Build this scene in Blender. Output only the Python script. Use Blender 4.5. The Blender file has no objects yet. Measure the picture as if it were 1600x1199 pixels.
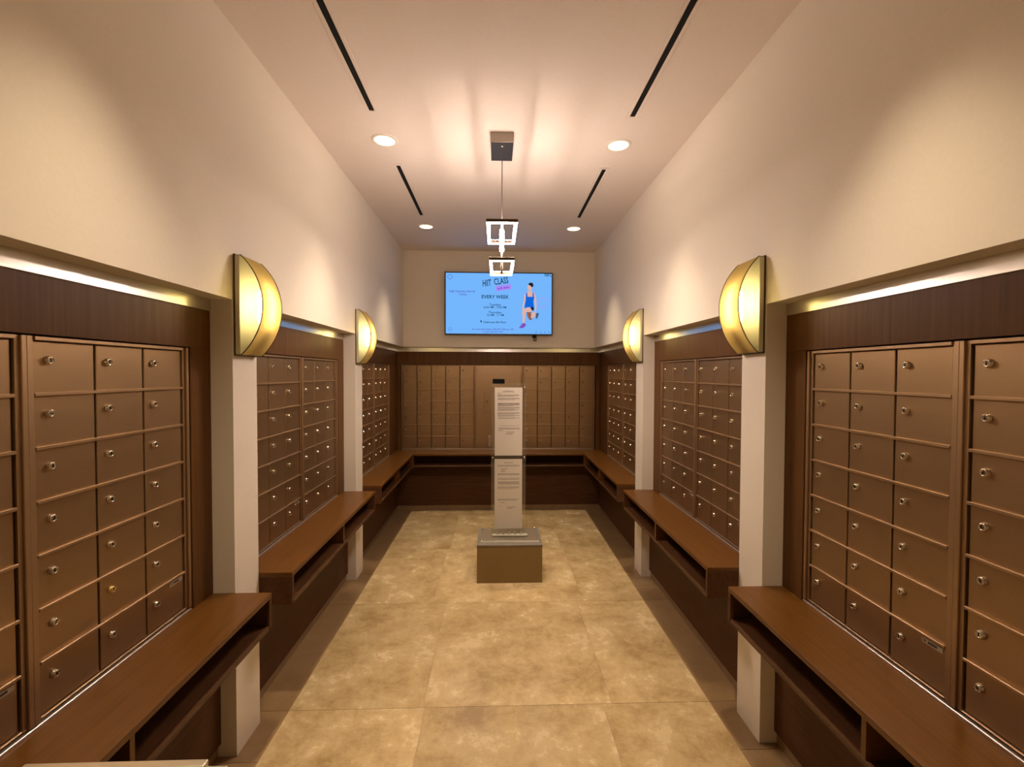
import bpy, bmesh, math, random
from mathutils import Vector, Matrix

random.seed(7)
SC = bpy.context.scene
COL = SC.collection
PI = math.pi

# ---------------------------------------------------------------- camera
YAW, PIT, ROL, FPX = -0.0347, -0.0235, 0.0035, 703.7
cy_, sy_, cp_, sp_ = math.cos(YAW), math.sin(YAW), math.cos(PIT), math.sin(PIT)
fw = Vector((-sy_ * cp_, cy_ * cp_, sp_))
rt = Vector((cy_, sy_, 0))
up = rt.cross(fw)
r2 = rt * math.cos(ROL) + up * math.sin(ROL)
u2 = -rt * math.sin(ROL) + up * math.cos(ROL)
cam = bpy.data.cameras.new('camera')
cam.sensor_width = 36.0
cam.lens = FPX / 1600.0 * 36.0
cam.clip_start = 0.02
camo = bpy.data.objects.new('camera', cam)
m = Matrix((r2, u2, -fw)).transposed().to_4x4()
m.translation = Vector((-0.0325, 0.0, 1.5274))
camo.matrix_world = m
COL.objects.link(camo)
SC.camera = camo

# ---------------------------------------------------------------- world, exposure
w = bpy.data.worlds.new('world')
SC.world = w
w.use_nodes = True
w.node_tree.nodes['Background'].inputs[0].default_value = (1.0, 0.8, 0.6, 1)
w.node_tree.nodes['Background'].inputs[1].default_value = 0.05
SC.view_settings.view_transform = 'Standard'
SC.view_settings.look = 'None'
SC.view_settings.gamma = 1.0
SC.view_settings.use_curve_mapping = False
SC.view_settings.exposure = 0.70
SC.cycles.max_bounces = 10
SC.cycles.diffuse_bounces = 6
SC.cycles.transparent_max_bounces = 16
SC.cycles.sample_clamp_indirect = 4.0
SC.cycles.caustics_reflective = False
SC.cycles.caustics_refractive = False

# lamp strengths
SPOT_W = 15.5         # recessed downlights, W
SPOT_C = (1.0, 0.79, 0.54)
SCONCE_E = 36.0       # sconce bulb emission
SCONCE_C = (1.0, 0.80, 0.36)
PEND_E = 110.0         # pendant LED strips
PEND_C = (1.0, 0.79, 0.67)

# ---------------------------------------------------------------- materials
def lin(r, g, b):
    f = lambda c: (c / 255.0) / 12.92 if c / 255.0 <= 0.04045 else ((c / 255.0 + 0.055) / 1.055) ** 2.4
    return (f(r), f(g), f(b), 1.0)

def mat(name, col, rough=0.5, metal=0.0, spec=0.5, coat=0.0, aniso=0.0):
    mt = bpy.data.materials.new(name)
    mt.use_nodes = True
    b = mt.node_tree.nodes['Principled BSDF']
    b.inputs['Base Color'].default_value = col if len(col) == 4 else (*col, 1)
    b.inputs['Roughness'].default_value = rough
    b.inputs['Metallic'].default_value = metal
    b.inputs['Specular IOR Level'].default_value = spec
    b.inputs['Coat Weight'].default_value = coat
    b.inputs['Coat Roughness'].default_value = 0.15
    return mt

def nodes(mt):
    nt = mt.node_tree
    return nt, nt.nodes, nt.links, nt.nodes['Principled BSDF']

def speckle(mt, scale, amt, bump=0.0, bdist=0.002):
    """small even colour variation and a little bump, in object space"""
    nt, N, L, b = nodes(mt)
    tc = N.new('ShaderNodeTexCoord')
    nz = N.new('ShaderNodeTexNoise')
    nz.inputs['Scale'].default_value = scale
    nz.inputs['Detail'].default_value = 4
    L.new(tc.outputs['Object'], nz.inputs['Vector'])
    base = b.inputs['Base Color'].default_value[:]
    rp = N.new('ShaderNodeValToRGB')
    rp.color_ramp.elements[0].position = 0.3
    rp.color_ramp.elements[1].position = 0.7
    rp.color_ramp.elements[0].color = tuple(c * (1 - amt) for c in base[:3]) + (1,)
    rp.color_ramp.elements[1].color = tuple(min(1, c * (1 + amt)) for c in base[:3]) + (1,)
    L.new(nz.outputs['Fac'], rp.inputs['Fac'])
    L.new(rp.outputs['Color'], b.inputs['Base Color'])
    if bump:
        bp = N.new('ShaderNodeBump')
        bp.inputs['Strength'].default_value = bump
        bp.inputs['Distance'].default_value = bdist
        L.new(nz.outputs['Fac'], bp.inputs['Height'])
        L.new(bp.outputs['Normal'], b.inputs['Normal'])
    return mt

def wood(name, dark, light, scale, rough=0.35, coat=0.0, spec=0.25):
    mt = mat(name, dark, rough, coat=coat)
    nt, N, L, b = nodes(mt)
    tc = N.new('ShaderNodeTexCoord')
    mp = N.new('ShaderNodeMapping')
    mp.inputs['Scale'].default_value = scale
    L.new(tc.outputs['Object'], mp.inputs['Vector'])
    n1 = N.new('ShaderNodeTexNoise')
    n1.inputs['Scale'].default_value = 1.0
    n1.inputs['Detail'].default_value = 6
    n1.inputs['Distortion'].default_value = 0.4
    L.new(mp.outputs['Vector'], n1.inputs['Vector'])
    rp = N.new('ShaderNodeValToRGB')
    rp.color_ramp.elements[0].position = 0.32
    rp.color_ramp.elements[1].position = 0.68
    rp.color_ramp.elements[0].color = (*dark, 1)
    rp.color_ramp.elements[1].color = (*light, 1)
    L.new(n1.outputs['Fac'], rp.inputs['Fac'])
    L.new(rp.outputs['Color'], b.inputs['Base Color'])
    b.inputs['Specular IOR Level'].default_value = spec
    bp = N.new('ShaderNodeBump')
    bp.inputs['Strength'].default_value = 0.08
    bp.inputs['Distance'].default_value = 0.001
    L.new(n1.outputs['Fac'], bp.inputs['Height'])
    L.new(bp.outputs['Normal'], b.inputs['Normal'])
    return mt

def emit(name, col, strength):
    mt = bpy.data.materials.new(name)
    mt.use_nodes = True
    nt = mt.node_tree
    nt.nodes.clear()
    e = nt.nodes.new('ShaderNodeEmission')
    o = nt.nodes.new('ShaderNodeOutputMaterial')
    e.inputs[0].default_value = col if len(col) == 4 else (*col, 1)
    e.inputs[1].default_value = strength
    nt.links.new(e.outputs[0], o.inputs[0])
    return mt

M = {}
M['paint'] = speckle(mat('wall_paint', (0.75, 0.685, 0.585), 0.55, spec=0.3), 90, 0.015, 0.05, 0.001)
M['ceiling_paint'] = speckle(mat('ceiling_paint', (0.74, 0.66, 0.60), 0.7, spec=0.2), 80, 0.015)
WD, WL = (0.085, 0.036, 0.010), (0.120, 0.052, 0.016)
M['panel'] = wood('walnut_panel', WD, WL, (70, 70, 2.5), 0.45, 0.0, 0.16)
M['panel_low'] = wood('walnut_low_panel', (0.066, 0.028, 0.011), (0.095, 0.041, 0.017), (5, 70, 70), 0.5, 0.0, 0.15)
BD, BL_ = (0.098, 0.038, 0.007), (0.135, 0.055, 0.011)
M['bench_x'] = wood('walnut_bench', BD, BL_, (4, 90, 90), 0.30, 0.0)
M['bench_y'] = wood('walnut_bench_cross', BD, BL_, (90, 4, 90), 0.30, 0.0)
M['bench_shade'] = wood('walnut_bench_shaded', (0.06, 0.026, 0.010), (0.09, 0.04, 0.016), (4, 90, 90), 0.4)  # darker walnut puts the cubby's shade into the bottom boards
M['kick'] = speckle(mat('brown_stone_base', (0.25, 0.16, 0.085), 0.35), 20, 0.08)
M['bronze'] = speckle(mat('bronze_door', (0.40, 0.27, 0.152), 0.40, 0.95), 260, 0.05, 0.05, 0.0006)
M['bronze_rail'] = speckle(mat('bronze_rail', (0.42, 0.285, 0.17), 0.42, 0.9), 260, 0.04)
M['gap'] = mat('dark_gap', (0.02, 0.011, 0.006), 0.7)
M['number'] = mat('worn_number', (0.36, 0.24, 0.16), 0.5, 0.4)
M['nickel'] = mat('nickel_lock', (0.62, 0.55, 0.46), 0.22, 1.0)
M['brass'] = mat('brass_lock', (0.80, 0.60, 0.26), 0.22, 1.0)
M['black'] = mat('black', (0.005, 0.0045, 0.0045), 0.6, spec=0.2)
M['sill'] = mat('pale_metal_sill', (0.62, 0.50, 0.42), 0.3, 0.8)
M['strip'] = mat('brushed_steel_strip', (0.70, 0.67, 0.62), 0.26, 1.0)
M['dark_bronze'] = mat('dark_bronze_metal', (0.085, 0.055, 0.035), 0.38, 0.8)
M['sticker'] = mat('sticker_paper', (0.42, 0.34, 0.25), 0.5)
M['ink'] = mat('ink', (0.06, 0.045, 0.035), 0.7)
M['paper'] = speckle(mat('paper', (0.78, 0.71, 0.64), 0.7, spec=0.2), 12, 0.02)
M['plinth'] = speckle(mat('brown_plinth', (0.20, 0.125, 0.040), 0.5), 120, 0.06)
M['plinth_top'] = wood('grey_laminate', (0.15, 0.13, 0.105), (0.21, 0.19, 0.155), (6, 60, 60), 0.3)
M['steel'] = mat('polished_steel', (0.75, 0.72, 0.68), 0.18, 1.0)
M['silver'] = mat('satin_silver', (0.66, 0.62, 0.52), 0.35, 0.85)
M['grey_card'] = mat('grey_card', (0.16, 0.15, 0.13), 0.5)
M['white_trim'] = mat('white_trim', (0.74, 0.67, 0.58), 0.4)
M['satin'] = mat('satin_nickel', (0.50, 0.45, 0.40), 0.4, 0.6)
M['underside_shade'] = mat('canopy_shade_grey', (0.022, 0.021, 0.021), 0.5, spec=0.3)
M['cable'] = mat('grey_cable', (0.12, 0.10, 0.09), 0.4, 0.6)
M['grout'] = mat('grout', (0.33, 0.235, 0.135), 0.8)
M['led'] = emit('led_diffuser', PEND_C, PEND_E)
M['led_up'] = emit('led_uplight', PEND_C, PEND_E * 0.35)
M['led_up_low'] = emit('led_uplight_lower', PEND_C, PEND_E * 1.5)
M['bulb'] = emit('sconce_bulb', SCONCE_C, SCONCE_E)
M['lens'] = emit('downlight_lens', (1.0, 0.86, 0.56), 1.6)

# travertine tiles: soft cloudy pattern, each tile with its own shift and tone (face attribute "tile")
def travertine(name, c0, c1, c2, rough):
    mt = mat(name, c1, rough, spec=0.5)
    nt, N, L, b = nodes(mt)
    tc = N.new('ShaderNodeTexCoord')
    at = N.new('ShaderNodeAttribute')
    at.attribute_name = 'tile'
    ad = N.new('ShaderNodeVectorMath')
    ad.operation = 'ADD'
    sc = N.new('ShaderNodeVectorMath')
    sc.operation = 'SCALE'
    sc.inputs['Scale'].default_value = 9.0
    L.new(at.outputs['Color'], sc.inputs[0])
    L.new(tc.outputs['Object'], ad.inputs[0])
    L.new(sc.outputs['Vector'], ad.inputs[1])
    n1 = N.new('ShaderNodeTexNoise')
    n1.inputs['Scale'].default_value = 4.2
    n1.inputs['Detail'].default_value = 14
    n1.inputs['Roughness'].default_value = 0.76
    n1.inputs['Distortion'].default_value = 0.15
    L.new(ad.outputs['Vector'], n1.inputs['Vector'])
    rp = N.new('ShaderNodeValToRGB')
    e = rp.color_ramp.elements
    e[0].position, e[0].color = 0.38, (*c0, 1)
    e[1].position, e[1].color = 0.62, (*c2, 1)
    x = e.new(0.5)
    x.color = (*c1, 1)
    L.new(n1.outputs['Fac'], rp.inputs['Fac'])
    # small pale flecks
    n2 = N.new('ShaderNodeTexNoise')
    n2.inputs['Scale'].default_value = 34
    n2.inputs['Detail'].default_value = 9
    n2.inputs['Roughness'].default_value = 0.7
    L.new(ad.outputs['Vector'], n2.inputs['Vector'])
    r2_ = N.new('ShaderNodeValToRGB')
    r2_.color_ramp.elements[0].position = 0.58
    r2_.color_ramp.elements[1].position = 0.72
    L.new(n2.outputs['Fac'], r2_.inputs['Fac'])
    mx = N.new('ShaderNodeMix')
    mx.data_type = 'RGBA'
    mu = N.new('ShaderNodeMath')
    mu.operation = 'MULTIPLY'
    mu.inputs[1].default_value = 0.45
    L.new(r2_.outputs['Color'], mu.inputs[0])
    L.new(mu.outputs[0], mx.inputs[0])
    L.new(rp.outputs['Color'], mx.inputs[6])
    mx.inputs[7].default_value = (c2[0] * 1.12, c2[1] * 1.14, c2[2] * 1.2, 1)
    # tile tone
    hs = N.new('ShaderNodeHueSaturation')
    sp = N.new('ShaderNodeSeparateColor')
    L.new(at.outputs['Color'], sp.inputs[0])
    mr = N.new('ShaderNodeMapRange')
    mr.inputs[3].default_value = 0.92
    mr.inputs[4].default_value = 1.08
    L.new(sp.outputs[0], mr.inputs[0])
    L.new(mr.outputs[0], hs.inputs['Value'])
    L.new(mx.outputs[2], hs.inputs['Color'])
    L.new(hs.outputs['Color'], b.inputs['Base Color'])
    r3 = N.new('ShaderNodeMapRange')
    r3.inputs[3].default_value = rough - 0.06
    r3.inputs[4].default_value = rough + 0.1
    L.new(n1.outputs['Fac'], r3.inputs[0])
    L.new(r3.outputs[0], b.inputs['Roughness'])
    return mt
M['tile'] = travertine('travertine_cream', (0.33, 0.222, 0.10), (0.46, 0.335, 0.17), (0.55, 0.42, 0.235), 0.24)
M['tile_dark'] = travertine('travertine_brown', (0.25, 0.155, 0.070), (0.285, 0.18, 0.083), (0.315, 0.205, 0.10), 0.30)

def clear_plastic(name, tint, edge):
    mt = bpy.data.materials.new(name)
    mt.use_nodes = True
    nt = mt.node_tree
    nt.nodes.clear()
    N, L = nt.nodes, nt.links
    o = N.new('ShaderNodeOutputMaterial')
    tr = N.new('ShaderNodeBsdfTransparent')
    tr.inputs[0].default_value = tint
    gl = N.new('ShaderNodeBsdfGlossy')
    gl.inputs['Roughness'].default_value = 0.06
    df = N.new('ShaderNodeBsdfDiffuse')
    df.inputs[0].default_value = (0.8, 0.75, 0.62, 1)
    lw = N.new('ShaderNodeLayerWeight')     # Schlick reflection, the same on both faces of the sheet
    lw.inputs[0].default_value = 0.5
    pw = N.new('ShaderNodeMath')
    pw.operation = 'POWER'
    pw.inputs[1].default_value = 5.0
    fr = N.new('ShaderNodeMath')
    fr.operation = 'MULTIPLY_ADD'
    fr.inputs[1].default_value = 0.9
    fr.inputs[2].default_value = 0.035
    L.new(lw.outputs['Facing'], pw.inputs[0])
    L.new(pw.outputs[0], fr.inputs[0])
    m1 = N.new('ShaderNodeMixShader')
    m1.inputs[0].default_value = edge
    m2 = N.new('ShaderNodeMixShader')
    L.new(tr.outputs[0], m1.inputs[1])
    L.new(df.outputs[0], m1.inputs[2])
    L.new(fr.outputs[0], m2.inputs[0])
    L.new(m1.outputs[0], m2.inputs[1])
    L.new(gl.outputs[0], m2.inputs[2])
    L.new(m2.outputs[0], o.inputs[0])
    return mt
M['acrylic'] = clear_plastic('clear_acrylic', (0.985, 0.985, 0.97, 1), 0.012)
M['acrylic_edge'] = clear_plastic('acrylic_edge', (0.75, 0.8, 0.7, 1), 0.55)

def lampshade(name, col, clear):
    """thin frosted shade: light from the bulb passes as diffuse, a little straight through"""
    mt = bpy.data.materials.new(name)
    mt.use_nodes = True
    nt = mt.node_tree
    nt.nodes.clear()
    N, L = nt.nodes, nt.links
    o = N.new('ShaderNodeOutputMaterial')
    tl = N.new('ShaderNodeBsdfTranslucent')
    tl.inputs[0].default_value = col
    df = N.new('ShaderNodeBsdfDiffuse')
    df.inputs[0].default_value = col
    tr = N.new('ShaderNodeBsdfTransparent')
    tr.inputs[0].default_value = col
    m1 = N.new('ShaderNodeMixShader')
    m1.inputs[0].default_value = 0.35
    m2 = N.new('ShaderNodeMixShader')
    m2.inputs[0].default_value = clear
    L.new(tl.outputs[0], m1.inputs[1])
    L.new(df.outputs[0], m1.inputs[2])
    L.new(m1.outputs[0], m2.inputs[1])
    L.new(tr.outputs[0], m2.inputs[2])
    L.new(m2.outputs[0], o.inputs[0])
    return mt
M['side_glass'] = lampshade('frosted_side', (0.80, 0.77, 0.58, 1), 0.26)
M['edge_highlight'] = mat('edge_highlight', (0.85, 0.8, 0.7), 0.4)
M['flange'] = mat('pale_flange', (0.62, 0.58, 0.40), 0.4)
M['shade'] = lampshade('amber_shade', (0.50, 0.36, 0.17, 1), 0.0)

# ---------------------------------------------------------------- mesh helpers
class MB:
    def __init__(s):
        s.v, s.f, s.mi, s.sm = [], [], [], []

    def _add(s, vs, fs, mi=0, smooth=False):
        o = len(s.v)
        s.v += [tuple(p) for p in vs]
        s.f += [tuple(i + o for i in f) for f in fs]
        s.mi += [mi] * len(fs)
        s.sm += [smooth] * len(fs)
        return s

    def box(s, x0, x1, y0, y1, z0, z1, mi=0):
        vs = [(x, y, z) for z in (z0, z1) for y in (y0, y1) for x in (x0, x1)]
        return s._add(vs, [(0, 2, 3, 1), (4, 5, 7, 6), (0, 1, 5, 4), (2, 6, 7, 3), (0, 4, 6, 2), (1, 3, 7, 5)], mi)

    def prism(s, poly, axis, a, b, mi=0):
        """poly: 2D points (counter order), extruded along axis from a to b"""
        def P(p, t):
            return {'x': (t, p[0], p[1]), 'y': (p[0], t, p[1]), 'z': (p[0], p[1], t)}[axis]
        n = len(poly)
        vs = [P(p, a) for p in poly] + [P(p, b) for p in poly]
        fs = [tuple(range(n)), tuple(range(2 * n - 1, n - 1, -1))]
        fs += [(i, i + n, (i + 1) % n + n, (i + 1) % n) for i in range(n)]
        return s._add(vs, fs, mi)

    def lathe(s, prof, axis='z', c=(0, 0, 0), n=20, mi=0, smooth=True, cap=True):
        """prof: (radius, t) along the axis"""
        vs, fs = [], []
        for r, t in prof:
            for k in range(n):
                a = 2 * PI * k / n
                p = {'z': (r * math.cos(a), r * math.sin(a), t), 'y': (r * math.cos(a), t, r * math.sin(a)),
                     'x': (t, r * math.cos(a), r * math.sin(a))}[axis]
                vs.append((p[0] + c[0], p[1] + c[1], p[2] + c[2]))
        for i in range(len(prof) - 1):
            for k in range(n):
                k2 = (k + 1) % n
                fs.append((i * n + k, i * n + k2, (i + 1) * n + k2, (i + 1) * n + k))
        o0 = len(s.f)
        s._add(vs, fs, mi, smooth)
        if cap:
            base = len(s.v) - len(vs)
            s.f += [tuple(base + k for k in range(n)), tuple(base + (len(prof) - 1) * n + k for k in range(n))]
            s.mi += [mi, mi]
            s.sm += [False, False]
        return s

    def tube(s, pts, r, n=8, mi=0):
        pts = [Vector(p) for p in pts]
        vs, fs = [], []
        for i, p in enumerate(pts):
            d = (pts[min(i + 1, len(pts) - 1)] - pts[max(i - 1, 0)]).normalized()
            a = d.orthogonal().normalized() if i == 0 else (a - d * a.dot(d)).normalized()
            b = d.cross(a)
            for k in range(n):
                t = 2 * PI * k / n
                vs.append(p + a * r * math.cos(t) + b * r * math.sin(t))
        for i in range(len(pts) - 1):
            for k in range(n):
                k2 = (k + 1) % n
                fs.append((i * n + k, i * n + k2, (i + 1) * n + k2, (i + 1) * n + k))
        fs += [tuple(range(n)), tuple((len(pts) - 1) * n + k for k in range(n))]
        return s._add(vs, fs, mi, True)

    def flat(s, pts, mi=0):
        return s._add(pts, [tuple(range(len(pts)))], mi)

    def mesh(s, name, mats, bevel=0.0, seg=1):
        me = bpy.data.meshes.new(name)
        me.from_pydata(s.v, [], s.f)
        for x in mats if isinstance(mats, (list, tuple)) else [mats]:
            me.materials.append(x)
        me.polygons.foreach_set('material_index', s.mi)
        me.polygons.foreach_set('use_smooth', s.sm)
        bm = bmesh.new()
        bm.from_mesh(me)
        bmesh.ops.recalc_face_normals(bm, faces=bm.faces)
        if bevel:
            ed = [e for e in bm.edges if len(e.link_faces) == 2 and e.calc_face_angle(0) > 0.6]
            bmesh.ops.bevel(bm, geom=ed, offset=bevel, segments=seg, affect='EDGES', profile=0.5)
        bm.to_mesh(me)
        bm.free()
        me.update()
        return me

    def build(s, name, mats, parent=None, bevel=0.0, seg=1):
        return link(name, s.mesh(name, mats, bevel, seg), parent)

def link(name, data, parent=None, loc=None):
    o = bpy.data.objects.new(name, data)
    COL.objects.link(o)
    if parent is not None:
        o.parent = parent
    if loc is not None:
        o.location = loc
    return o

def tag(o, label, cat, group=None):
    o['label'] = label
    o['category'] = cat
    if group:
        o['group'] = group
    return o

def thing(name, label, cat, loc=(0, 0, 0), rz=0.0, group=None):
    o = bpy.data.objects.new(name, None)
    COL.objects.link(o)
    o.empty_display_size = 0.1
    o.location = loc
    o.rotation_euler = (0, 0, rz)
    return tag(o, label, cat, group)

def structure(o):
    o['kind'] = 'structure'
    return o

def children(o):
    return list(o.children)

def copy_tree(o, parent=None):
    c = o.copy()
    COL.objects.link(c)
    if parent is not None:
        c.parent = parent
    for ch in children(o):
        copy_tree(ch, c)
    return c

_font = {}
def text_mesh(body, size, mt, extrude=0.0, align='CENTER', shear=0.0, sx=1.0, bold=0.0):
    """lettering standing in the x-z plane, facing -y, centred on its origin"""
    cu = bpy.data.curves.new('lettering', 'FONT')
    cu.body = body
    cu.size = size
    cu.extrude = extrude
    cu.align_x = align
    cu.align_y = 'CENTER'
    cu.shear = shear
    cu.offset = bold
    cu.resolution_u = 2
    ob = bpy.data.objects.new('lettering', cu)
    COL.objects.link(ob)
    dg = bpy.context.evaluated_depsgraph_get()
    me = bpy.data.meshes.new_from_object(ob.evaluated_get(dg))
    bpy.data.objects.remove(ob)
    bpy.data.curves.remove(cu)
    for v in me.vertices:
        v.co = (v.co.x * sx, -v.co.z, v.co.y)
    me.materials.clear()
    me.materials.append(mt)
    return me

# ---------------------------------------------------------------- dimensions (metres)
XW = 1.058      # white wall / pier face
XP = 1.142      # walnut panel face
XM = 1.155      # mailbox door face
XB = 0.916      # bench front
XL = 1.118      # panel under the bench
XBACK = 1.26    # back of the recesses
ZC = 2.8685
ZS = 1.8095     # underside of the white wall over the recesses
ZT = 1.762      # top of walnut, below the steel strip
ZM = 1.617      # top of the mailbox opening
ZB = 0.658      # bench top
ZBB = 0.5165    # bench underside
YFW = 5.0073    # upper far wall
YFP = 5.092     # far walnut panel
YFM = 5.105     # far mailbox face
YNEAR = -1.7
PIERS = [(0.27, 0.445), (1.79, 1.965), (3.313, 3.478)]
BAYS = [(0.445, 1.79), (1.965, 3.313), (3.478, YFP)]

# ---------------------------------------------------------------- setting
def tiles():
    bm = MB()
    bm.box(-1.4, 1.4, YNEAR, 5.4, -0.06, -0.0015, 0)
    ys = [YNEAR] + [2.03 - 0.925 * k for k in (4, 3, 2, 1)] + [2.03, 2.965, 3.885, 4.81, 5.12]
    ys = sorted(y for y in ys if y >= YNEAR)
    g = 0.0011
    tile_faces = []
    xj = [(-0.362, 0.505), (-0.362, 0.505), (-0.362, 0.50), (-0.362, 0.505), (-0.352, 0.462), (-0.362, 0.508), (-0.448, 0.554), (-0.43, 0.54), (-0.43, 0.54)]
    for i in range(len(ys) - 1):
        a, b = ys[i], ys[i + 1]
        j0, j1 = xj[i % len(xj)]
        xs = [-0.962, j0, j1, 0.962]
        for k in range(3):
            tile_faces.append((xs[k], xs[k + 1], a, b, 1))
    # brown border strips along both side walls, cut to shorter lengths
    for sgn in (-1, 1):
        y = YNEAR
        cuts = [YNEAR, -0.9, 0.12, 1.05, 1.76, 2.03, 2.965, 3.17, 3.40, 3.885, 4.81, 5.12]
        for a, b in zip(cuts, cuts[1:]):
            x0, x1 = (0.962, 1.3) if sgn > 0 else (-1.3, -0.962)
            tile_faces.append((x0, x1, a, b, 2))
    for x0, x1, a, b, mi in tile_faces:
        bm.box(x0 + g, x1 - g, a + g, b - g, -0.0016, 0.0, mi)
    me = bm.mesh('floor', [M['grout'], M['tile'], M['tile_dark']])
    at = me.attributes.new('tile', 'FLOAT_COLOR', 'FACE')
    rnd = random.Random(3)
    cols = [(0.5, 0.5, 0.5, 1)] * 6
    for _ in tile_faces:
        c = (rnd.random(), rnd.random(), rnd.random(), 1)
        cols += [c] * 6
    at.data.foreach_set('color', [x for c in cols for x in c])
    return structure(link('floor', me))
tiles()

structure(MB().box(-1.4, 1.4, YNEAR, 5.4, ZC, ZC + 0.1).build('ceiling', M['ceiling_paint']))

for sgn, nm in ((-1, 'wall_left'), (1, 'wall_right')):
    b = MB()
    def bx(x0, x1, *r):
        b.box(*(sorted((sgn * x0, sgn * x1))), *r)
    bx(XBACK, 1.40, YNEAR, 5.40, 0, ZC)
    bx(XW, XBACK, YNEAR, 5.26, ZS, ZC)
    bx(XW, XBACK, YNEAR, PIERS[0][1], 0, ZS)
    for a, c in PIERS[1:]:
        bx(XW, XBACK, a, c, 0, ZS)
    structure(b.build(nm, M['paint']))
b = MB()
b.box(-XBACK, XBACK, 5.26, 5.40, 0, ZC)
b.box(-XW, XW, YFW, 5.26, ZS, ZC)
structure(b.build('wall_far', M['paint']))
structure(MB().box(-1.4, 1.4, YNEAR - 0.12, YNEAR, 0, ZC).build('wall_near', M['paint']))

# walnut panelling round the mailboxes, steel strip above it, panel and kick board below the bench
trim_n = [0]
def trim(b, mt, bevel=0.0):
    trim_n[0] += 1
    return structure(b.build('trim_%d' % trim_n[0], mt, None, bevel))

UNIT_Y = [(0.546, 1.666), (2.066, 3.186), (3.600, 4.720)]
for sgn in (-1, 1):
    for (y0, y1), (u0, u1) in zip(BAYS, UNIT_Y):
        b = MB()
        def bx(x0, x1, *r):
            b.box(*(sorted((sgn * x0, sgn * x1))), *r)
        g = 0.007
        bx(XP, XBACK - 0.002, y0, y1, ZM, ZT)
        bx(XP, XBACK - 0.002, y0, u0 - g, ZB, ZM)
        bx(XP, XBACK - 0.002, u1 + g, y1, ZB, ZM)
        trim(b, M['panel'], 0.0012)
        b = MB()
        bx(XP - 0.004, XBACK - 0.002, y0, min(y1, YFP - 0.004), ZT, ZS)
        trim(b, M['strip'], 0.001)
b = MB()
b.box(-XP, XP, YFP, 5.258, ZM, ZT)
b.box(-XP, -1.103, YFP, 5.258, ZB, ZM)
b.box(1.100, XP, YFP, 5.258, ZB, ZM)
trim(b, M['panel'], 0.0012)
trim(MB().box(-XP + 0.004, XP - 0.004, YFP - 0.004, 5.258, ZT, ZS), M['strip'], 0.001)

# ---------------------------------------------------------------- mailboxes
ROWH = 0.1325
UH = ZM - 0.004 - ZB     # unit height

def lock_mesh(name, mt):
    b = MB()
    b.lathe([(0.0112, 0.0), (0.0112, -0.003), (0.0098, -0.0045), (0.0098, -0.0085), (0.0085, -0.010), (0.0062, -0.010), (0.0058, -0.0088)], 'y', n=16)
    b.box(-0.0013, 0.0013, -0.0094, -0.0086, -0.0045, 0.0045, 1)
    return b.mesh(name, [mt, M['black']])
LOCK = lock_mesh('lock', M['nickel'])
LOCK_BRASS = lock_mesh('lock_brass', M['brass'])
_doors = {}
def door_mesh(p):
    if p not in _doors:
        _doors[p] = MB().box(-p / 2 + 0.0035, p / 2 - 0.0035, 0, 0.009, -ROWH / 2 + 0.002, ROWH / 2 - 0.002).mesh('door', M['bronze'], 0.0016)
    return _doors[p]
def sticker_mesh():
    b = MB()
    b.box(-0.030, 0.030, -0.0006, 0, -0.0075, 0.0075, 0)
    b.box(-0.012, 0.014, -0.0009, -0.0006, -0.0035, 0.0025, 1)
    b.box(-0.024, -0.017, -0.0009, -0.0006, -0.002, 0.002, 1)
    return b.mesh('sticker', [M['sticker'], M['ink']])
STICK = sticker_mesh()
_frames = {}
def frame_mesh(nc, p, rail):
    k = (nc, p, rail)
    if k in _frames:
        return _frames[k]
    W = nc * p
    t0 = ZM - 0.004 - ZB
    z1 = 0.945                   # top of first row (local)
    z0 = z1 - 7 * ROWH
    b = MB()
    for s in (-1, 1):            # stiles: outer band and a slightly lower inner bead
        xa, xb = s * (W / 2), s * (W / 2 + rail)
        b.box(min(xa, xb), max(xa, xb), -0.006, 0.10, 0.012, t0, 0)
        xa = s * (W / 2 + rail * 0.45)
        b.box(min(xa, xb), max(xa, xb), -0.0125, -0.006, 0.012, t0, 0)
    b.box(-W / 2, W / 2, -0.010, 0.10, z1, t0, 0)
    b.box(-W / 2, W / 2, -0.006, 0.10, 0.0125, z0, 0)
    for r in range(1, 7):
        z = z1 - r * ROWH
        b.box(-W / 2 + 0.001, W / 2 - 0.001, -0.0075, 0.0, z - 0.0042, z + 0.0042, 0)
    b.box(-W / 2, W / 2, 0.010, 0.10, z0, z1, 1)
    for c in range(1, nc):
        b.box(-W / 2 + c * p - 0.0025, -W / 2 + c * p + 0.0025, 0.004, 0.010, z0, z1, 1)
    _frames[k] = b.mesh('frame', [M['bronze_rail'], M['gap']], 0.0011)
    return _frames[k]

def sill_mesh(W):
    return MB().box(-W / 2, W / 2, -0.013, 0.02, 0.0, 0.008).mesh('sill_strip', M['sill'], 0.001)

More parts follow.
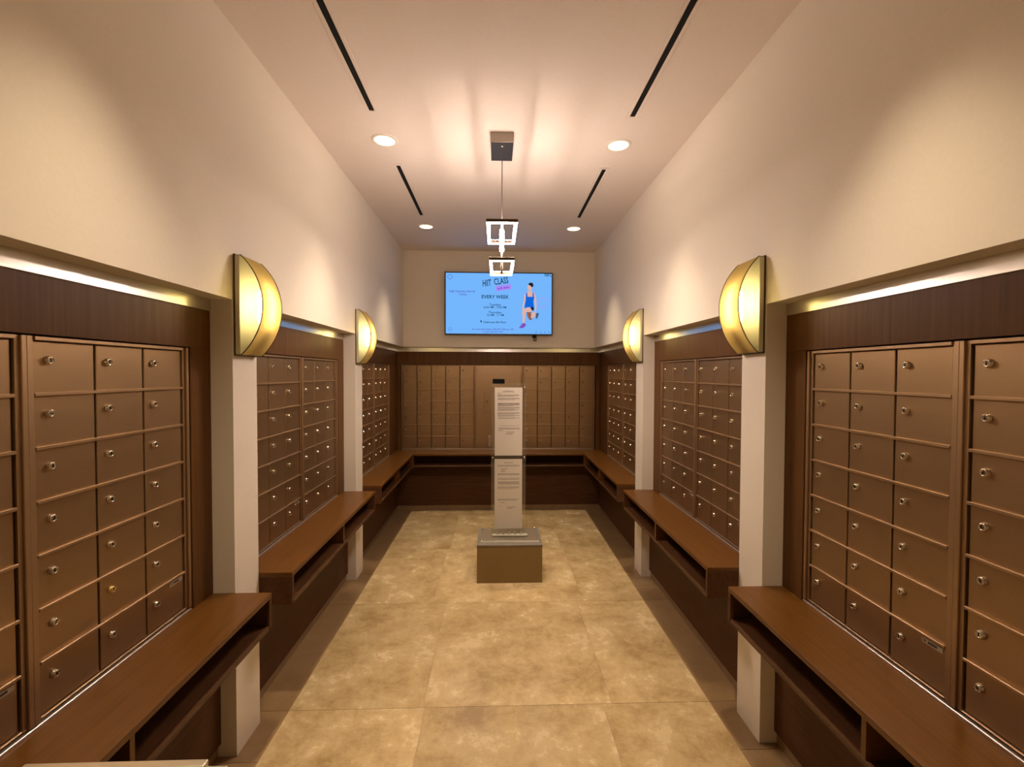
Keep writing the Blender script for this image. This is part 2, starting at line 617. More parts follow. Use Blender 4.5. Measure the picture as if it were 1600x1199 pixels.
def mailbox_unit(label, group, loc, rz, nc, p, rail, first_no=None, sticker=True, brass=None, miss=(), noloc=()):
    t = thing('mailbox_unit', label, 'mailboxes', loc, rz, group)
    W = nc * p
    link('frame', frame_mesh(nc, p, rail), t)
    link('sill_strip', sill_mesh(W + 2 * rail), t)
    z1 = 0.945
    rnd = random.Random(hash((round(loc[0], 2), round(loc[1], 2))) & 0xffff)
    for r in range(7):
        for c in range(nc):
            x = -W / 2 + (c + 0.5) * p
            z = z1 - (r + 0.5) * ROWH
            d = link('door', door_mesh(p), t, (x, 0, z))
            if (c, r) not in noloc:
                special = brass == (c, r)
                l = link('lock', LOCK_BRASS if special else LOCK, d, (-p * 0.275, 0, ROWH * 0.135))
                if special:
                    l['label'] = 'brass-coloured lock'
                l.rotation_euler = (0, rnd.choice([0, 0, 0, 0.5, -0.4, 1.57]), 0)
            if first_no is not None:
                me = text_mesh(str(first_no + c * 7 + r), 0.0165, M['number'])
                link('number', me, d, (p * 0.28, -0.0006, -ROWH * 0.31))
            if sticker and c == nc - 1 and r == 6:
                link('sticker', STICK, d, (p * 0.5 - 0.040, -0.0002, ROWH * 0.5 - 0.0165))
    return t

SIGN_SIDE, OPP_SIDE = 'silver sign side', 'side facing the silver sign'
P3, RL = 0.172, 0.022
GS = {-1: 'mailbox units along the ' + SIGN_SIDE, 1: 'mailbox units along the ' + OPP_SIDE}
for sgn in (-1, 1):
    side = SIGN_SIDE if sgn < 0 else OPP_SIDE
    rz = PI / 2 if sgn < 0 else -PI / 2
    for bi, (u0, u1) in enumerate(UNIT_Y):
        where = ('first bay', 'bay between sconces', 'bay at TV end')[bi]
        for half in (0, 1):
            yc = u0 + 0.28 + 0.56 * half
            if bi == 0:
                which = ('bank cut by the photo edge', 'bank beside the wood margin')[half]
            else:
                which = ('bank nearer the camera', 'bank nearer the TV')[half]
            lab = 'bronze mailbox %s, %s, %s' % (which, where, side)
            no = None
            if bi < 2:
                no = (4101 if sgn > 0 else 3101) + 100 * (2 * bi + half)
            t = mailbox_unit(lab, GS[sgn], (sgn * XM, yc, ZB), rz, 3, P3, RL, no,
                             sticker=not (sgn < 0 and bi == 1 and half == 1),
                             brass=(1, 5) if (sgn < 0 and bi == 0 and half == 1) else None)
for sgn, x, near in ((-1, -0.685, 'under the start of the TV screen text'), (1, 0.675, 'under the TV cable dongle')):
    lab = 'bronze five-column mailbox unit on the far wall, ' + ('silver sign side of mail slot' if sgn < 0 else 'below the dongle under the TV')
    mailbox_unit(lab, 'mailbox units on the far wall', (x, YFM, ZB), 0, 5, 0.16, 0.012, None, sticker=True)

# outgoing-mail panel between the far units
t = thing('mail_slot_panel', 'plain bronze outgoing mail panel with black slot behind the acrylic notice stand', 'mail slot', (-0.005, YFM, ZB))
b = MB()
W = 0.512
b.box(-W / 2, W / 2, 0.0, 0.10, 0.012, UH)
for s in (-1, 1):
    x = s * (W / 2)
    b.box(min(x, x + s * 0.010), max(x, x + s * 0.010), -0.010, 0.10, 0.012, UH)
b.build('faceplate', M['bronze'], t, 0.001)
b = MB()
b.box(-0.068, 0.066, -0.004, 0.001, 0.742, 0.800)
b.build('slot', M['black'], t, 0.001)
b = MB()
b.box(-0.073, -0.068, -0.007, 0.001, 0.737, 0.806)
b.box(0.066, 0.071, -0.007, 0.001, 0.737, 0.806)
b.box(-0.068, 0.066, -0.007, 0.001, 0.800, 0.806)
b.box(-0.068, 0.066, -0.007, 0.001, 0.737, 0.742)
b.build('slot_frame', M['bronze_rail'], t, 0.001)
d = MB().box(-0.170, 0.170, -0.006, 0.001, 0.42, 0.645).build('door', M['bronze'], t, 0.002)
link('lock', LOCK, d, (-0.13, -0.006, 0.55))
hs = MB().box(-0.118, -0.09, -0.012, 0.001, 0.035, 0.16).build('latch_plate', M['sill'], t, 0.002)
MB().lathe([(0.006, 0), (0.006, -0.018), (0.003, -0.02)], 'y', (-0.104, 0, 0.12), 10).build('lever', M['nickel'], hs)
link('emboss', text_mesh('U.S. MAIL', 0.085, M['bronze_rail'], 0.0012), t, (0.0, -0.0012, 0.885)).name = 'lettering'
MB().box(-W / 2 - 0.010, W / 2 + 0.010, -0.013, 0.02, 0.0, 0.008).build('sill_strip', M['sill'], t, 0.001)

# ---------------------------------------------------------------- cubby benches
def side_bench(sgn, y0, y1, divs, label):
    """local frame: x along the wall as faced, -y into the room, origin under the bench front on the floor line of the wall"""
    rz = PI / 2 if sgn < 0 else -PI / 2
    yc = (y0 + y1) / 2
    L = y1 - y0 - 0.003
    t = thing('cubby_bench', label, 'bench', (sgn * XL, yc, 0), rz, 'walnut benches along the side walls')
    fr = XB - XL             # front, negative
    bk = XBACK - 0.003 - XL
    MB().box(-L / 2, L / 2, fr, bk, ZB - 0.020, ZB).build('top_board', M['bench_x'], t, 0.0012)
    MB().box(-L / 2 + 0.018, L / 2 - 0.018, fr + 0.002, 0.0, ZBB, ZBB + 0.016).build('bottom_board', M['bench_shade'], t, 0.001)
    for s in (-1, 1):
        xa = s * L / 2
        MB().box(min(xa, xa - s * 0.018), max(xa, xa - s * 0.018), fr, 0.0, ZBB, ZB - 0.020).build('end_panel', M['panel_low'], t, 0.001)
    for dy in divs:
        x = (dy - yc) * (1 if sgn < 0 else -1)
        MB().box(x - 0.008, x + 0.008, fr + 0.002, 0.0, ZBB + 0.016, ZB - 0.020).build('divider', M['bench_x'], t, 0.0008)
    MB().box(-L / 2, L / 2, 0.0, 0.018, 0.055, ZB - 0.020).build('back_panel', M['panel_low'], t)
    MB().box(-L / 2, L / 2, 0.012, 0.026, 0.0, 0.055).build('kick_board', M['kick'], t)
    return t

for sgn in (-1, 1):
    side = SIGN_SIDE if sgn < 0 else OPP_SIDE
    side_bench(sgn, *BAYS[0], (1.11,), 'open-fronted walnut bench ending at the first pier, ' + side)
    side_bench(sgn, *BAYS[1], (2.637,), 'open-fronted walnut bench between the two piers, ' + side)

t = thing('corner_bench', 'U-shaped walnut bench running round the far end under the TV', 'bench', (0, 4.9, 0))
yo = 4.9
YBF = 4.82
y0 = BAYS[2][0] + 0.0015
for s in (-1, 1):
    def X(a, c):
        return sorted((s * a, s * c))
    MB().box(*X(XB, XBACK - 0.003), y0 - yo, 5.255 - yo, ZB - 0.020, ZB).build('top_board', M['bench_y'], t, 0.0012)
    MB().box(*X(XB + 0.002, XL), y0 + 0.018 - yo, YBF - yo, ZBB, ZBB + 0.016).build('bottom_board', M['bench_shade'], t, 0.001)
    MB().box(*X(XB, XL), y0 - yo, y0 + 0.018 - yo, ZBB, ZB - 0.020).build('end_panel', M['panel_low'], t, 0.001)
    MB().box(*X(XB + 0.002, XL), 4.128 - yo, 4.144 - yo, ZBB + 0.016, ZB - 0.020).build('divider', M['bench_y'], t, 0.0008)
    MB().box(*X(XB - 0.001, XL), YBF - 0.001 - yo, YBF + 0.016 - yo, ZBB, ZB - 0.020).build('divider', M['bench_y'], t, 0.0008)
    MB().box(*X(XL, XL + 0.018), y0 - yo, 5.01 - yo, 0.055, ZB - 0.020).build('back_panel', M['panel_low'], t)
    MB().box(*X(XL + 0.012, XL + 0.026), y0 - yo, 5.02 - yo, 0.0, 0.055).build('kick_board', M['kick'], t)
MB().box(-XB, XB, YBF - yo, 5.255 - yo, ZB - 0.020, ZB).build('top_board', M['bench_x'], t, 0.0012)
MB().box(-XB, XB, YBF + 0.002 - yo, 4.995 - yo, ZBB, ZBB + 0.016).build('bottom_board', M['bench_shade'], t, 0.001)
MB().box(-XL, XL, 4.995 - yo, 5.013 - yo, 0.055, ZB - 0.020).build('back_panel', M['panel_low'], t)
MB().box(-XL - 0.012, XL + 0.012, 5.004 - yo, 5.022 - yo, 0.0, 0.055).build('kick_board', M['kick'], t)

# ---------------------------------------------------------------- wall lamps (bow-shaped sconces)
HZ, D0, D1 = 0.195, 0.028, 0.112
RAD = (HZ ** 2 + (D1 - D0) ** 2) / (2 * (D1 - D0))
def arc_pts(n=28, inset=0.0):
    a = math.asin(HZ / RAD)
    out = []
    for i in range(n + 1):
        q = -a + 2 * a * i / n
        out.append((-(D1 - RAD) - (RAD - inset) * math.cos(q), RAD * math.sin(q)))   # (y, z)
    return out

def sconce_proto(label):
    t = thing('wall_sconce', label, 'wall lamp')
    hw = 0.0775
    b = MB()
    b.box(-hw - 0.003, hw + 0.003, -0.006, 0.0, -HZ - 0.004, HZ + 0.004)
    b.build('back_plate', M['dark_bronze'], t, 0.002)
    pts = arc_pts()
    # curved amber shade (thin strip with thickness)
    b = MB()
    inn = arc_pts(inset=0.0025)
    n = len(pts)
    vs = [(x, p[0], p[1]) for x in (-hw + 0.002, hw - 0.002) for p in pts] 
    fs = [(i, i + 1, n + i + 1, n + i) for i in range(n - 1)]
    b._add(vs, fs, 0, True)
    b.build('shade', M['shade'], t)
    # flat frosted side panels with a bent flange at the wall
    for s in (-1, 1):
        b = MB()
        poly = [(-0.006, -HZ)] + pts + [(-0.006, HZ)]
        b.flat([(s * hw, p[0], p[1]) for p in poly])
        pn = b.build('side_panel', M['side_glass'], t)
        rb = MB()
        rb.tube([(s * (hw + 0.0005), p[0], p[1]) for p in pts], 0.0020, 6)
        rb.tube([(s * (hw + 0.0005), -0.006, z) for z in (-HZ, 0, HZ)], 0.0020, 6)
        rb.build('rim', M['dark_bronze'], pn)
        fl = MB()
        fl.box(min(s * hw, s * (hw + 0.0015)), max(s * hw, s * (hw + 0.0015)), -0.024, -0.006, -HZ + 0.004, HZ - 0.004)
        fl.lathe([(0.0025, s * (hw + 0.0015)), (0.002, s * (hw + 0.003))], 'x', (0, -0.015, 0.0), 8, 0)
        fl.build('flange', M['flange'], pn)
    for s in (-1, 1):
        z = s * HZ
        b = MB()
        b.box(-hw, hw, -D0, -0.006, min(z, z - s * 0.003), max(z, z - s * 0.003))
        b.build('end_cap', M['dark_bronze'], t)
    b = MB()
    b.lathe([(0.004, -0.068), (0.012, -0.062), (0.015, -0.04), (0.015, 0.04), (0.012, 0.062), (0.004, 0.068)], 'z', (0, -0.066, 0), 14)
    bl = b.build('bulb', M['bulb'], t)
    b = MB()
    b.lathe([(0.012, -0.10), (0.012, -0.068)], 'z', (0, -0.066, 0), 12)
    b.box(-0.012, 0.012, -0.066, -0.004, -0.10, -0.090)
    b.build('lamp_holder', M['white_trim'], t)
    return t

sc0 = sconce_proto('')
first = True
SP = [(0.3575, None), (1.8775, 'first'), (3.3955, 'second')]
for sgn in (-1, 1):
    side = SIGN_SIDE if sgn < 0 else OPP_SIDE
    for yy, nth in SP:
        o = sc0 if first else copy_tree(sc0)
        first = False
        o.location = (sgn * XW, yy, 1.79 if sgn < 0 else 1.81)
        o.rotation_euler = (0, 0, PI / 2 if sgn < 0 else -PI / 2)
        if nth == 'first':
            o['label'] = 'large glowing bow-shaped amber sconce on the first pier, ' + side
        elif nth == 'second':
            o['label'] = 'smaller-looking amber bow sconce on the pier nearer the TV, ' + side
        else:
            o['label'] = 'amber bow sconce on the pier beside the camera, ' + side
        o['category'] = 'wall lamp'
        o['group'] = 'bow-shaped amber wall sconces'

# ---------------------------------------------------------------- recessed downlights
def downlight_proto():
    t = thing('recessed_downlight', '', 'ceiling light')
    b = MB()
    b.lathe([(0.058, -0.001), (0.060, -0.006), (0.072, -0.005), (0.076, 0.0)], 'z', n=36, cap=False)
    b.build('trim_ring', M['white_trim'], t)
    b = MB()
    b.lathe([(0.0585, -0.004), (0.0585, -0.0015)], 'z', n=36)
    b.build('lens', M['lens'], t)
    ld = bpy.data.lights.new('downlight_lamp', 'SPOT')
    ld.energy = SPOT_W * 4
    ld.color = SPOT_C
    ld.spot_size = math.radians(71)
    ld.spot_blend = 1.0
    ld.shadow_soft_size = 0.05
    lo = bpy.data.objects.new('downlight_lamp', ld)
    COL.objects.link(lo)
    lo.parent = t
    lo.location = (0, 0, -0.02)
    return t
d0 = downlight_proto()
first = True
for y in (2.655, 4.185, 1.12, -0.41):  # pair over the first bay is unseen, added to brighten the near walls
    for sgn in (-1, 1):
        o = d0 if first else copy_tree(d0)
        first = False
        o.location = (sgn * 0.68, y, ZC)
        side = 'sign-side' if sgn < 0 else 'opposite'
        pl = {2.655: 'large bright round ceiling downlight beside the pendant canopy', 4.185: 'small round ceiling downlight toward the TV wall',
              1.12: 'unseen round ceiling downlight added above the first mailbox bay', -0.41: 'round ceiling downlight behind the camera'}[y]
        o['label'] = pl + (', silver sign side' if sgn < 0 else ', side facing the silver sign')
        o['category'] = 'ceiling light'
        o['group'] = 'recessed ceiling downlights'

# ---------------------------------------------------------------- slot air vents
def vent_proto(Lh):
    t = thing('slot_air_vent', '', 'air vent')
    hw, fw_ = 0.0135, 0.030
    b = MB()
    z0 = -0.004
    b.box(-fw_, -hw, -Lh - 0.02, Lh + 0.02, z0, 0.0)
    b.box(hw, fw_, -Lh - 0.02, Lh + 0.02, z0, 0.0)
    b.box(-hw, hw, -Lh - 0.02, -Lh, z0, 0.0)
    b.box(-hw, hw, Lh, Lh + 0.02, z0, 0.0)
    b.build('frame', M['ceiling_paint'], t, 0.001)
    MB().box(-hw, hw, -Lh, Lh, -0.0012, 0.0).build('slot', M['black'], t)  # black plate painted in place of the slot's dark recess
    b = MB()
    b.box(-0.0015, 0.0015, -Lh, Lh, -0.0042, -0.0012)
    b.build('blade', M['black'], t)
    return t
v0 = vent_proto(0.46)
first = True
for y in (1.897, 3.428):
    for sgn in (-1, 1):
        o = v0 if first else copy_tree(v0)
        first = False
        o.location = (sgn * 0.672, y, ZC)
        o['label'] = ('long black slot air vent running out of the photo top' if y < 2 else 'shorter-looking black slot air vent between two downlights') + \
            (', over the silver-sign side' if sgn < 0 else ', away from the silver-sign side')
        o['category'] = 'air vent'
        o['group'] = 'slot air vents in the ceiling'

# ---------------------------------------------------------------- pendant
PX, PY = -0.004, 2.65
t = thing('pendant_light', 'bronze two-tier LED pendant of lit rectangular rings hanging before the TV', 'pendant lamp', (PX, PY, ZC))
can = MB().box(-0.064, 0.064, -0.112, 0.105, -0.057, 0.0).build('canopy', M['satin'], t, 0.002)
MB().box(-0.062, 0.062, -0.110, 0.103, -0.060, -0.057).build('shaded_underside', M['underside_shade'], can)  # dark tone paints in the canopy underside's dim reflection
MB().lathe([(0.008, -0.060), (0.008, -0.066), (0.004, -0.072)], 'z', (0, -0.085, 0), 12).build('cable_grip', M['steel'], can)
MB().tube([(0, -0.085, -0.066), (0, -0.085, -0.52)], 0.0022, 8).build('cable', M['cable'], t)

def ring(par, hw, hl, z, bar, h, up_mat, top_light=True):
    b = MB()
    b.box(-hw, hw, -hl, -hl + bar, z, z + h)
    b.box(-hw, hw, hl - bar, hl, z, z + h)
    b.box(-hw, -hw + bar, -hl + bar, hl - bar, z, z + h)
    b.box(hw - bar, hw, -hl + bar, hl - bar, z, z + h)
    rg = b.build('ring_frame', M['dark_bronze'], par, 0.001)
    e = 0.003
    u = 0.011
    b = MB()
    b.box(-hw + e, hw - e, -hl + e, -hl + bar, z - 0.004, z - 0.0003)
    b.box(-hw + e, hw - e, hl - bar, hl - e, z - 0.004, z - 0.0003)
    b.box(-hw + e, -hw + bar, -hl + bar, hl - bar, z - 0.004, z - 0.0003)
    b.box(hw - bar, hw - e, -hl + bar, hl - bar, z - 0.004, z - 0.0003)
    b.build('led_strip', M['led'], rg)
    if top_light:
        b = MB()
        zt = z + h
        b.box(-hw + u, hw - u, -hl + u, -hl + bar - 0.001, zt + 0.0003, zt + 0.002)
        b.box(-hw + u, hw - u, hl - bar + 0.001, hl - 0.004, zt + 0.0003, zt + 0.002)
        b.box(-hw + u, -hw + bar - 0.001, -hl + bar, hl - bar, zt + 0.0003, zt + 0.002)
        b.box(hw - bar + 0.001, hw - u, -hl + bar, hl - bar, zt + 0.0003, zt + 0.002)
        b.build('led_strip', up_mat, rg)
    return rg
Z1, Z2 = 2.340 - ZC, 2.140 - ZC
ring(t, 0.086, 0.205, Z1, 0.020, 0.017, M['led_up'])
ring(t, 0.070, 0.185, Z2, 0.017, 0.017, M['led_up_low'])
# central bars that carry the rings, lit tube between the tiers, dark end rod
b = MB()
b.box(-0.006, 0.006, -0.185, 0.185, Z1 + 0.002, Z1 + 0.015)
b.build('cross_bar', M['dark_bronze'], t, 0.001)
MB().box(-0.005, 0.005, -0.183, 0.10, Z1 - 0.003, Z1 + 0.0015).build('led_strip', M['led'], t)
b = MB()
b.box(-0.004, 0.004, -0.168, 0.168, Z2 + 0.003, Z2 + 0.013)
b.build('cross_bar', M['dark_bronze'], t, 0.001)
MB().lathe([(0.011, Z1 - 0.125), (0.0125, Z1 - 0.12), (0.0125, Z1 - 0.006), (0.011, Z1 - 0.004)], 'z', (0, -0.085, 0), 14).build('light_tube', M['led'], t)
MB().lathe([(0.0065, Z2 - 0.055), (0.0065, Z1 - 0.125)], 'z', (0, -0.085, 0), 10).build('rod', M['dark_bronze'], t)

# ---------------------------------------------------------------- TV
TVX, TVZ0, TVZ1 = -0.0075, 1.944, 2.621
TVW = 1.172
t = thing('wall_tv', 'black-framed flat TV with light blue exercise class slide on the far wall', 'TV', (TVX, 4.93, TVZ0))
H = TVZ1 - TVZ0
MB().box(-TVW / 2, TVW / 2, 0.002, 0.045, 0, H).build('casing', M['black'], t, 0.003)
b = MB()
e = 0.010
b.box(-TVW / 2, TVW / 2, -0.004, 0.002, 0, e)
b.box(-TVW / 2, TVW / 2, -0.004, 0.002, H - e, H)
b.box(-TVW / 2, -TVW / 2 + e, -0.004, 0.002, e, H - e)
b.box(TVW / 2 - e, TVW / 2, -0.004, 0.002, e, H - e)
b.build('bezel', mat('tv_bezel', (0.012, 0.014, 0.028), 0.35), t, 0.001)
MB().box(-0.3, 0.3, 0.045, YFW - 4.93, 0.16, 0.52).build('wall_mount', M['black'], t)
hk = MB()
hk.box(0.370, 0.415, 0.020, 0.040, -0.030, 0.001)
hk.box(0.383, 0.415, 0.016, 0.036, -0.062, -0.030)
hk.build('dongle', M['black'], t, 0.002)
MB().box(0.390, 0.408, 0.0145, 0.0165, -0.054, -0.034).build('dongle_label', M['sticker'], t)
TV_E = 0.60
def tvm(n, r, g, b_):
    return emit('screen_' + n, lin(r, g, b_), TV_E)
SW, SH = TVW - 2 * e, H - 2 * e
scr = MB().box(-SW / 2, SW / 2, -0.001, 0.0015, e, H - e).build('screen', tvm('blue', 118, 184, 255), t)
def SX(u):   # slide pixel (of the zoomed crop, 130..1455 wide, 100..845 high) to screen metres
    return (u - 130) / 1325.0 * SW - SW / 2
def SZ(v):
    return H - e - (v - 100) / 745.0 * SH
def stext(body, u, v, hpx, mt, rot=0.0, width=None, shear=0.0, y=-0.0016):
    size = hpx / 745.0 * SH * 1.42
    me = text_mesh(body, size, mt, 0.0, 'CENTER', shear, 1.0, 0.018 * size if hpx > 35 else 0.012 * size)
    if width:
        xs = [q.co.x for q in me.vertices]
        k = (width / 1325.0 * SW) / (max(xs) - min(xs))
        for q in me.vertices:
            q.co.x *= k
    o = link('slide_text', me, scr, (SX(u), y, SZ(v)))
    o.rotation_euler = (0, -rot, 0)
    return o
inkm, purple, violet = tvm('ink', 22, 62, 92), tvm('purple', 92, 84, 190), tvm('violet', 172, 140, 246)
stext('HIIT', 638, 225, 78, inkm, 0.10, 110, 0.12)
stext('CLASS', 820, 198, 78, inkm, 0.14, 180)
bd = MB()
q = [(752, 258), (940, 232), (948, 292), (760, 322)]
bd.flat([(SX(u), -0.0013, SZ(v)) for u, v in q])
bd.build('slide_badge', violet, scr)
stext('with devin', 848, 278, 30, tvm('badge_ink', 110, 62, 190), 0.14, 150, y=-0.0018)
stext('EVERY WEEK', 745, 392, 42, inkm, 0, 340)
stext('Tuesdays', 745, 487, 25, inkm, 0, 145)
stext('6:30 PM - 7:30 PM', 745, 520, 25, inkm, 0, 280)
stext('Thursdays', 745, 582, 25, inkm, 0, 165)
stext('10 AM - 11 AM', 748, 615, 25, inkm, 0, 210)
stext('Clubhouse 4th Floor', 742, 703, 25, inkm, 0, 290)
stext('High Intensity Interval', 332, 325, 24, purple, 0, 320)
stext('Training', 338, 362, 24, purple, 0, 100)
stext('For more information: 305-577-1000 ext. 100', 718, 790, 21, purple, 0, 515)
stext('or text: 305-577-1001', 718, 822, 21, purple, 0, 250)
stext('NFC', 1412, 117, 40, inkm, 0, 90)
# map pin, corner rings, dots
b = MB()
cx_, cz_ = SX(571), SZ(690)
ring_pts = [(cx_ + 0.008 * math.cos(a), -0.0014, cz_ + 0.009 * math.sin(a)) for a in [PI * 2 * k / 14 for k in range(14)]]
b.flat(ring_pts)
b.flat([(cx_ - 0.006, -0.0014, cz_ - 0.005), (cx_, -0.0014, cz_ - 0.022), (cx_ + 0.006, -0.0014, cz_ - 0.005)])
b.build('map_pin', inkm, scr)
def annulus(u, v, r0, r1, mt, nm):
    bb = MB()
    n = 26
    P = [(SX(u) + r * math.cos(2 * PI * k / n), -0.0013, SZ(v) + r * math.sin(2 * PI * k / n)) for r in (r0, r1) for k in range(n)]
    bb._add(P, [(k, (k + 1) % n, n + (k + 1) % n, n + k) for k in range(n)])
    return bb.build(nm, mt, scr)
soft = tvm('soft_ring', 104, 160, 232)
annulus(182, 150, 0.017, 0.029, soft, 'corner_badge')
annulus(185, 790, 0.013, 0.022, soft, 'corner_badge')
for u in (1262, 1320, 1370, 1425):
    annulus(u, 823, 0.001, 0.006, tvm('dot', 50, 100, 170), 'slide_dot')
annulus(1345, 460, 0.044, 0.062, tvm('pale_mark', 142, 172, 250), 'slide_mark')
# the exercising woman printed flat on the slide: one figure, colours per area
skin, hair, top_, short_, shoe, sole, white = (tvm('skin', 226, 180, 170), tvm('hair', 34, 30, 40), tvm('tank_top', 18, 104, 224), tvm('shorts', 24, 26, 44),
                                               tvm('shoe', 128, 84, 190), tvm('grey_shoe', 74, 92, 122), tvm('halo', 206, 220, 250))
b = MB()
def poly(pts, mi, lift):
    b.flat([(SX(u), -0.0012 - lift * 0.0002, SZ(v)) for u, v in pts], mi)
poly([(1160, 225), (1185, 210), (1215, 214), (1226, 240), (1220, 262), (1205, 268), (1190, 250), (1168, 240)], 1, 2)           # hair, bun
poly([(1163, 238), (1190, 244), (1206, 262), (1206, 288), (1196, 300), (1198, 322), (1164, 322), (1174, 300), (1156, 298), (1150, 270)], 0, 1)   # face, neck
poly([(1130, 330), (1164, 318), (1198, 318), (1230, 332), (1228, 400), (1128, 400)], 0, 1)                                      # shoulders
poly([(1133, 335), (1146, 330), (1152, 385), (1215, 385), (1214, 330), (1226, 336), (1236, 400), (1226, 440), (1232, 515), (1170, 512), (1115, 525), (1118, 490), (1128, 430)], 2, 2)  # tank top
poly([(1128, 345), (1140, 400), (1124, 440), (1108, 500), (1100, 545), (1086, 545), (1090, 490), (1106, 420), (1112, 360)], 0, 1)  # one arm
poly([(1232, 340), (1252, 360), (1262, 440), (1266, 500), (1258, 575), (1246, 575), (1246, 500), (1238, 440), (1230, 400)], 0, 1)  # other arm
poly([(1186, 514), (1232, 512), (1232, 552), (1210, 556)], 3, 3)                                                                # shorts
poly([(1090, 540), (1150, 516), (1205, 520), (1222, 550), (1190, 574), (1128, 576), (1122, 640), (1116, 715), (1092, 715), (1090, 640), (1084, 580)], 0, 2)  # front leg
poly([(1140, 576), (1196, 560), (1200, 620), (1225, 640), (1200, 672), (1178, 674), (1152, 630)], 5, 1)                          # back thigh in shade tone
poly([(1200, 590), (1232, 570), (1262, 590), (1258, 618), (1215, 650), (1196, 650)], 0, 2)                                      # back calf
poly([(1256, 590), (1290, 584), (1296, 600), (1276, 654), (1258, 655)], 6, 3)                                                   # back shoe
poly([(1088, 714), (1118, 708), (1136, 738), (1100, 772), (1042, 774), (1066, 745)], 4, 3)                                      # front shoe
b.build('exercise_picture', [skin, hair, top_, short_, shoe, tvm('skin_deep', 150, 96, 78), sole], scr)

# ---------------------------------------------------------------- notice stand
NX, NY = 0.067, 3.237
t = thing('notice_stand', 'clear acrylic notice stand with steel pins on a low brown box plinth', 'sign stand', (NX, NY, 0))
MB().box(-0.237, 0.238, 0, 0.353, 0.0, 0.268).build('plinth', M['plinth'], t, 0.0015)
tp = MB().box(-0.239, 0.240, -0.002, 0.355, 0.268, 0.280).build('plinth_top', M['plinth_top'], t, 0.001)
bp = MB().box(-0.215, 0.218, 0.055, 0.335, 0.2805, 0.2865).build('acrylic_base', M['acrylic'], t, 0.0008)
MB().box(-0.213, 0.216, 0.0525, 0.0555, 0.2806, 0.2885).build('bright_edge', M['edge_highlight'], bp)  # pale strip paints in the highlight along the base's front edge
for x in (-0.205, 0.208):
    for y in (0.062, 0.325):
        MB().lathe([(0.008, 0.2866), (0.008, 0.292), (0.005, 0.296)], 'z', (x, y, 0), 14).build('screw', M['steel'], bp)
for i, y in enumerate((0.196, 0.2075)):
    p = MB().box(-0.135, 0.125, y, y + 0.006, 0.2866, 1.443).build('acrylic_sheet', M['acrylic'], t)
    if i == 0:
        MB().box(-0.135, 0.125, y - 0.0004, y + 0.0064, 1.443, 1.4445).build('bright_edge', M['acrylic_edge'], p)
        for x in (-0.1356, 0.1251):
            MB().box(min(x, x + 0.0005), max(x, x + 0.0005), y, y + 0.006, 0.2866, 1.443).build('bright_edge', M['acrylic_edge'], p)
ft = MB()
ft.box(-0.128, 0.140, 0.158, 0.196, 0.2866, 0.293)
ft.build('foot_flange', M['acrylic_edge'], t, 0.001)
for k in range(5):
    x = -0.088 + k * 0.045
    MB().lathe([(0.007, 0.293), (0.007, 0.299), (0.004, 0.301), (0.004, 0.312)], 'z', (x, 0.175, 0), 12).build('pin', M['steel'], t)
for z in (1.418, 0.880):
    for x in (-0.126, 0.116):
        MB().lathe([(0.006, 0.196), (0.0065, 0.190), (0.004, 0.187)], 'y', (x, 0, z), 12).build('screw', M['steel'], t)

def notice(z0, z1, label, lines, seed):
    wd = 0.2115
    tt = thing('notice_sheet', label, 'notice', (NX - 0.0055, NY + 0.2047, z0), 0, 'printed notices in the acrylic stand')
    h = z1 - z0
    MB().box(-wd / 2, wd / 2, -0.0006, 0.0006, 0, h).build('paper', M['paper'], tt)
    rnd = random.Random(seed)
    b = MB()
    for (f, x0, x1, k) in lines:       # fraction down the page, text extent, density
        z = h * (1 - f)
        x = x0 * wd - wd / 2
        end = x1 * wd - wd / 2
        while x < end - 0.004:
            L = min(rnd.uniform(0.005, 0.016), end - x)
            b.flat([(x, -0.0009, z), (x + L, -0.0009, z), (x + L, -0.0009, z + 0.0030 * k), (x, -0.0009, z + 0.0030 * k)])
            x += L + rnd.uniform(0.0015, 0.003)
    b.build('print', M['ink'], tt)
L1 = [(0.052, 0.36, 0.64, 1.0), (0.066, 0.28, 0.72, 1.3), (0.088, 0.11, 0.25, 0.9)]
for blk in ((0.112, 3), (0.160, 3), (0.235, 4), (0.292, 3), (0.328, 2), (0.372, 3), (0.412, 2), (0.446, 2)):
    for k in range(blk[1]):
        L1.append((blk[0] + k * 0.0118, 0.11, 0.89 if k < blk[1] - 1 else 0.72, 1.25 if abs(blk[0] - 0.235) < 1e-6 else 0.95))
L1 += [(0.565, 0.2, 0.9, 0.7), (0.600, 0.12, 0.9, 1.0), (0.613, 0.12, 0.9, 1.0), (0.635, 0.12, 0.3, 1.0), (0.655, 0.4, 0.72, 1.0), (0.672, 0.45, 0.7, 1.0), (0.688, 0.38, 0.66, 1.0)]
notice(0.893, 1.416, 'upper white printed page held in the acrylic stand, topmost of two', L1, 5)
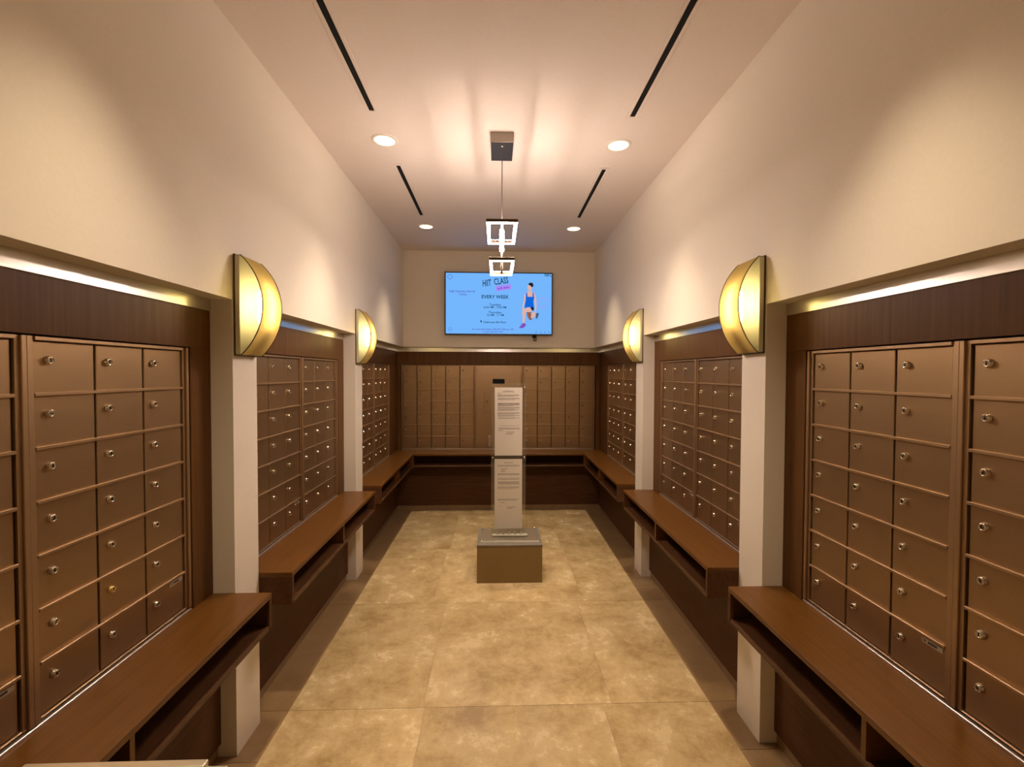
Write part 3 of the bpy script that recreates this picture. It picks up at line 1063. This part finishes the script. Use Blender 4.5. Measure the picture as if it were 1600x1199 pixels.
L2 = [(0.055, 0.34, 0.66, 1.1), (0.09, 0.11, 0.9, 0.9), (0.105, 0.11, 0.9, 0.9), (0.14, 0.24, 0.5, 0.8), (0.155, 0.24, 0.42, 0.8), (0.17, 0.24, 0.36, 0.8), (0.185, 0.24, 0.4, 0.8),
      (0.215, 0.11, 0.9, 1.1), (0.228, 0.11, 0.9, 1.1), (0.28, 0.11, 0.9, 0.9), (0.293, 0.11, 0.9, 0.9), (0.33, 0.11, 0.9, 1.2), (0.345, 0.13, 0.9, 1.2), (0.36, 0.13, 0.9, 1.2),
      (0.40, 0.11, 0.9, 0.9), (0.415, 0.11, 0.9, 0.9), (0.43, 0.11, 0.7, 0.7), (0.49, 0.11, 0.18, 0.8), (0.58, 0.11, 0.9, 1.1), (0.595, 0.11, 0.8, 0.8),
      (0.625, 0.2, 0.38, 1.0), (0.675, 0.13, 0.3, 0.7), (0.69, 0.45, 0.8, 0.8), (0.708, 0.46, 0.66, 1.2)]
notice(0.328, 0.866, 'lower white printed page in the acrylic stand, just above the brown plinth', L2, 6)

# ---------------------------------------------------------------- silver-framed folding sign by the camera
t = thing('folding_sign', 'satin silver double-framed folding sign whose top corner shows at the lower photo edge', 'sign', (-0.70, 0.80, 0))
def sign_leaf(par, y_top, lean, x0, x1, ztop):
    h = ztop
    def T(pts):
        return pts
    b = MB()
    fwid = 0.022
    def slab(xa, xb, za, zb, d0, d1):
        # a board tilted in y: y = y_top + lean*(1 - z/ztop) + depth
        vs = []
        for z in (za, zb):
            for d in (d0, d1):
                for x in (xa, xb):
                    vs.append((x, y_top + lean * (1 - z / h) + d, z))
        b._add(vs, [(0, 2, 3, 1), (4, 5, 7, 6), (0, 1, 5, 4), (2, 6, 7, 3), (0, 4, 6, 2), (1, 3, 7, 5)])
    slab(x0, x1, h - fwid, h, 0, 0.016)
    slab(x0, x1, 0.0, fwid, 0, 0.016)
    slab(x0, x0 + fwid, fwid, h - fwid, 0, 0.016)
    slab(x1 - fwid, x1, fwid, h - fwid, 0, 0.016)
    fr = b.build('leaf_frame', M['silver'], par, 0.002, 2)
    b2 = b
    b = MB()
    slab(x0 + fwid, x1 - fwid, fwid, h - fwid, 0.005, 0.011)
    b.build('insert', M['grey_card'], fr)
sign_leaf(t, -0.004, -0.15, -0.165, 0.153, 0.832)
sign_leaf(t, 0.018, 0.17, -0.155, 0.174, 0.800)
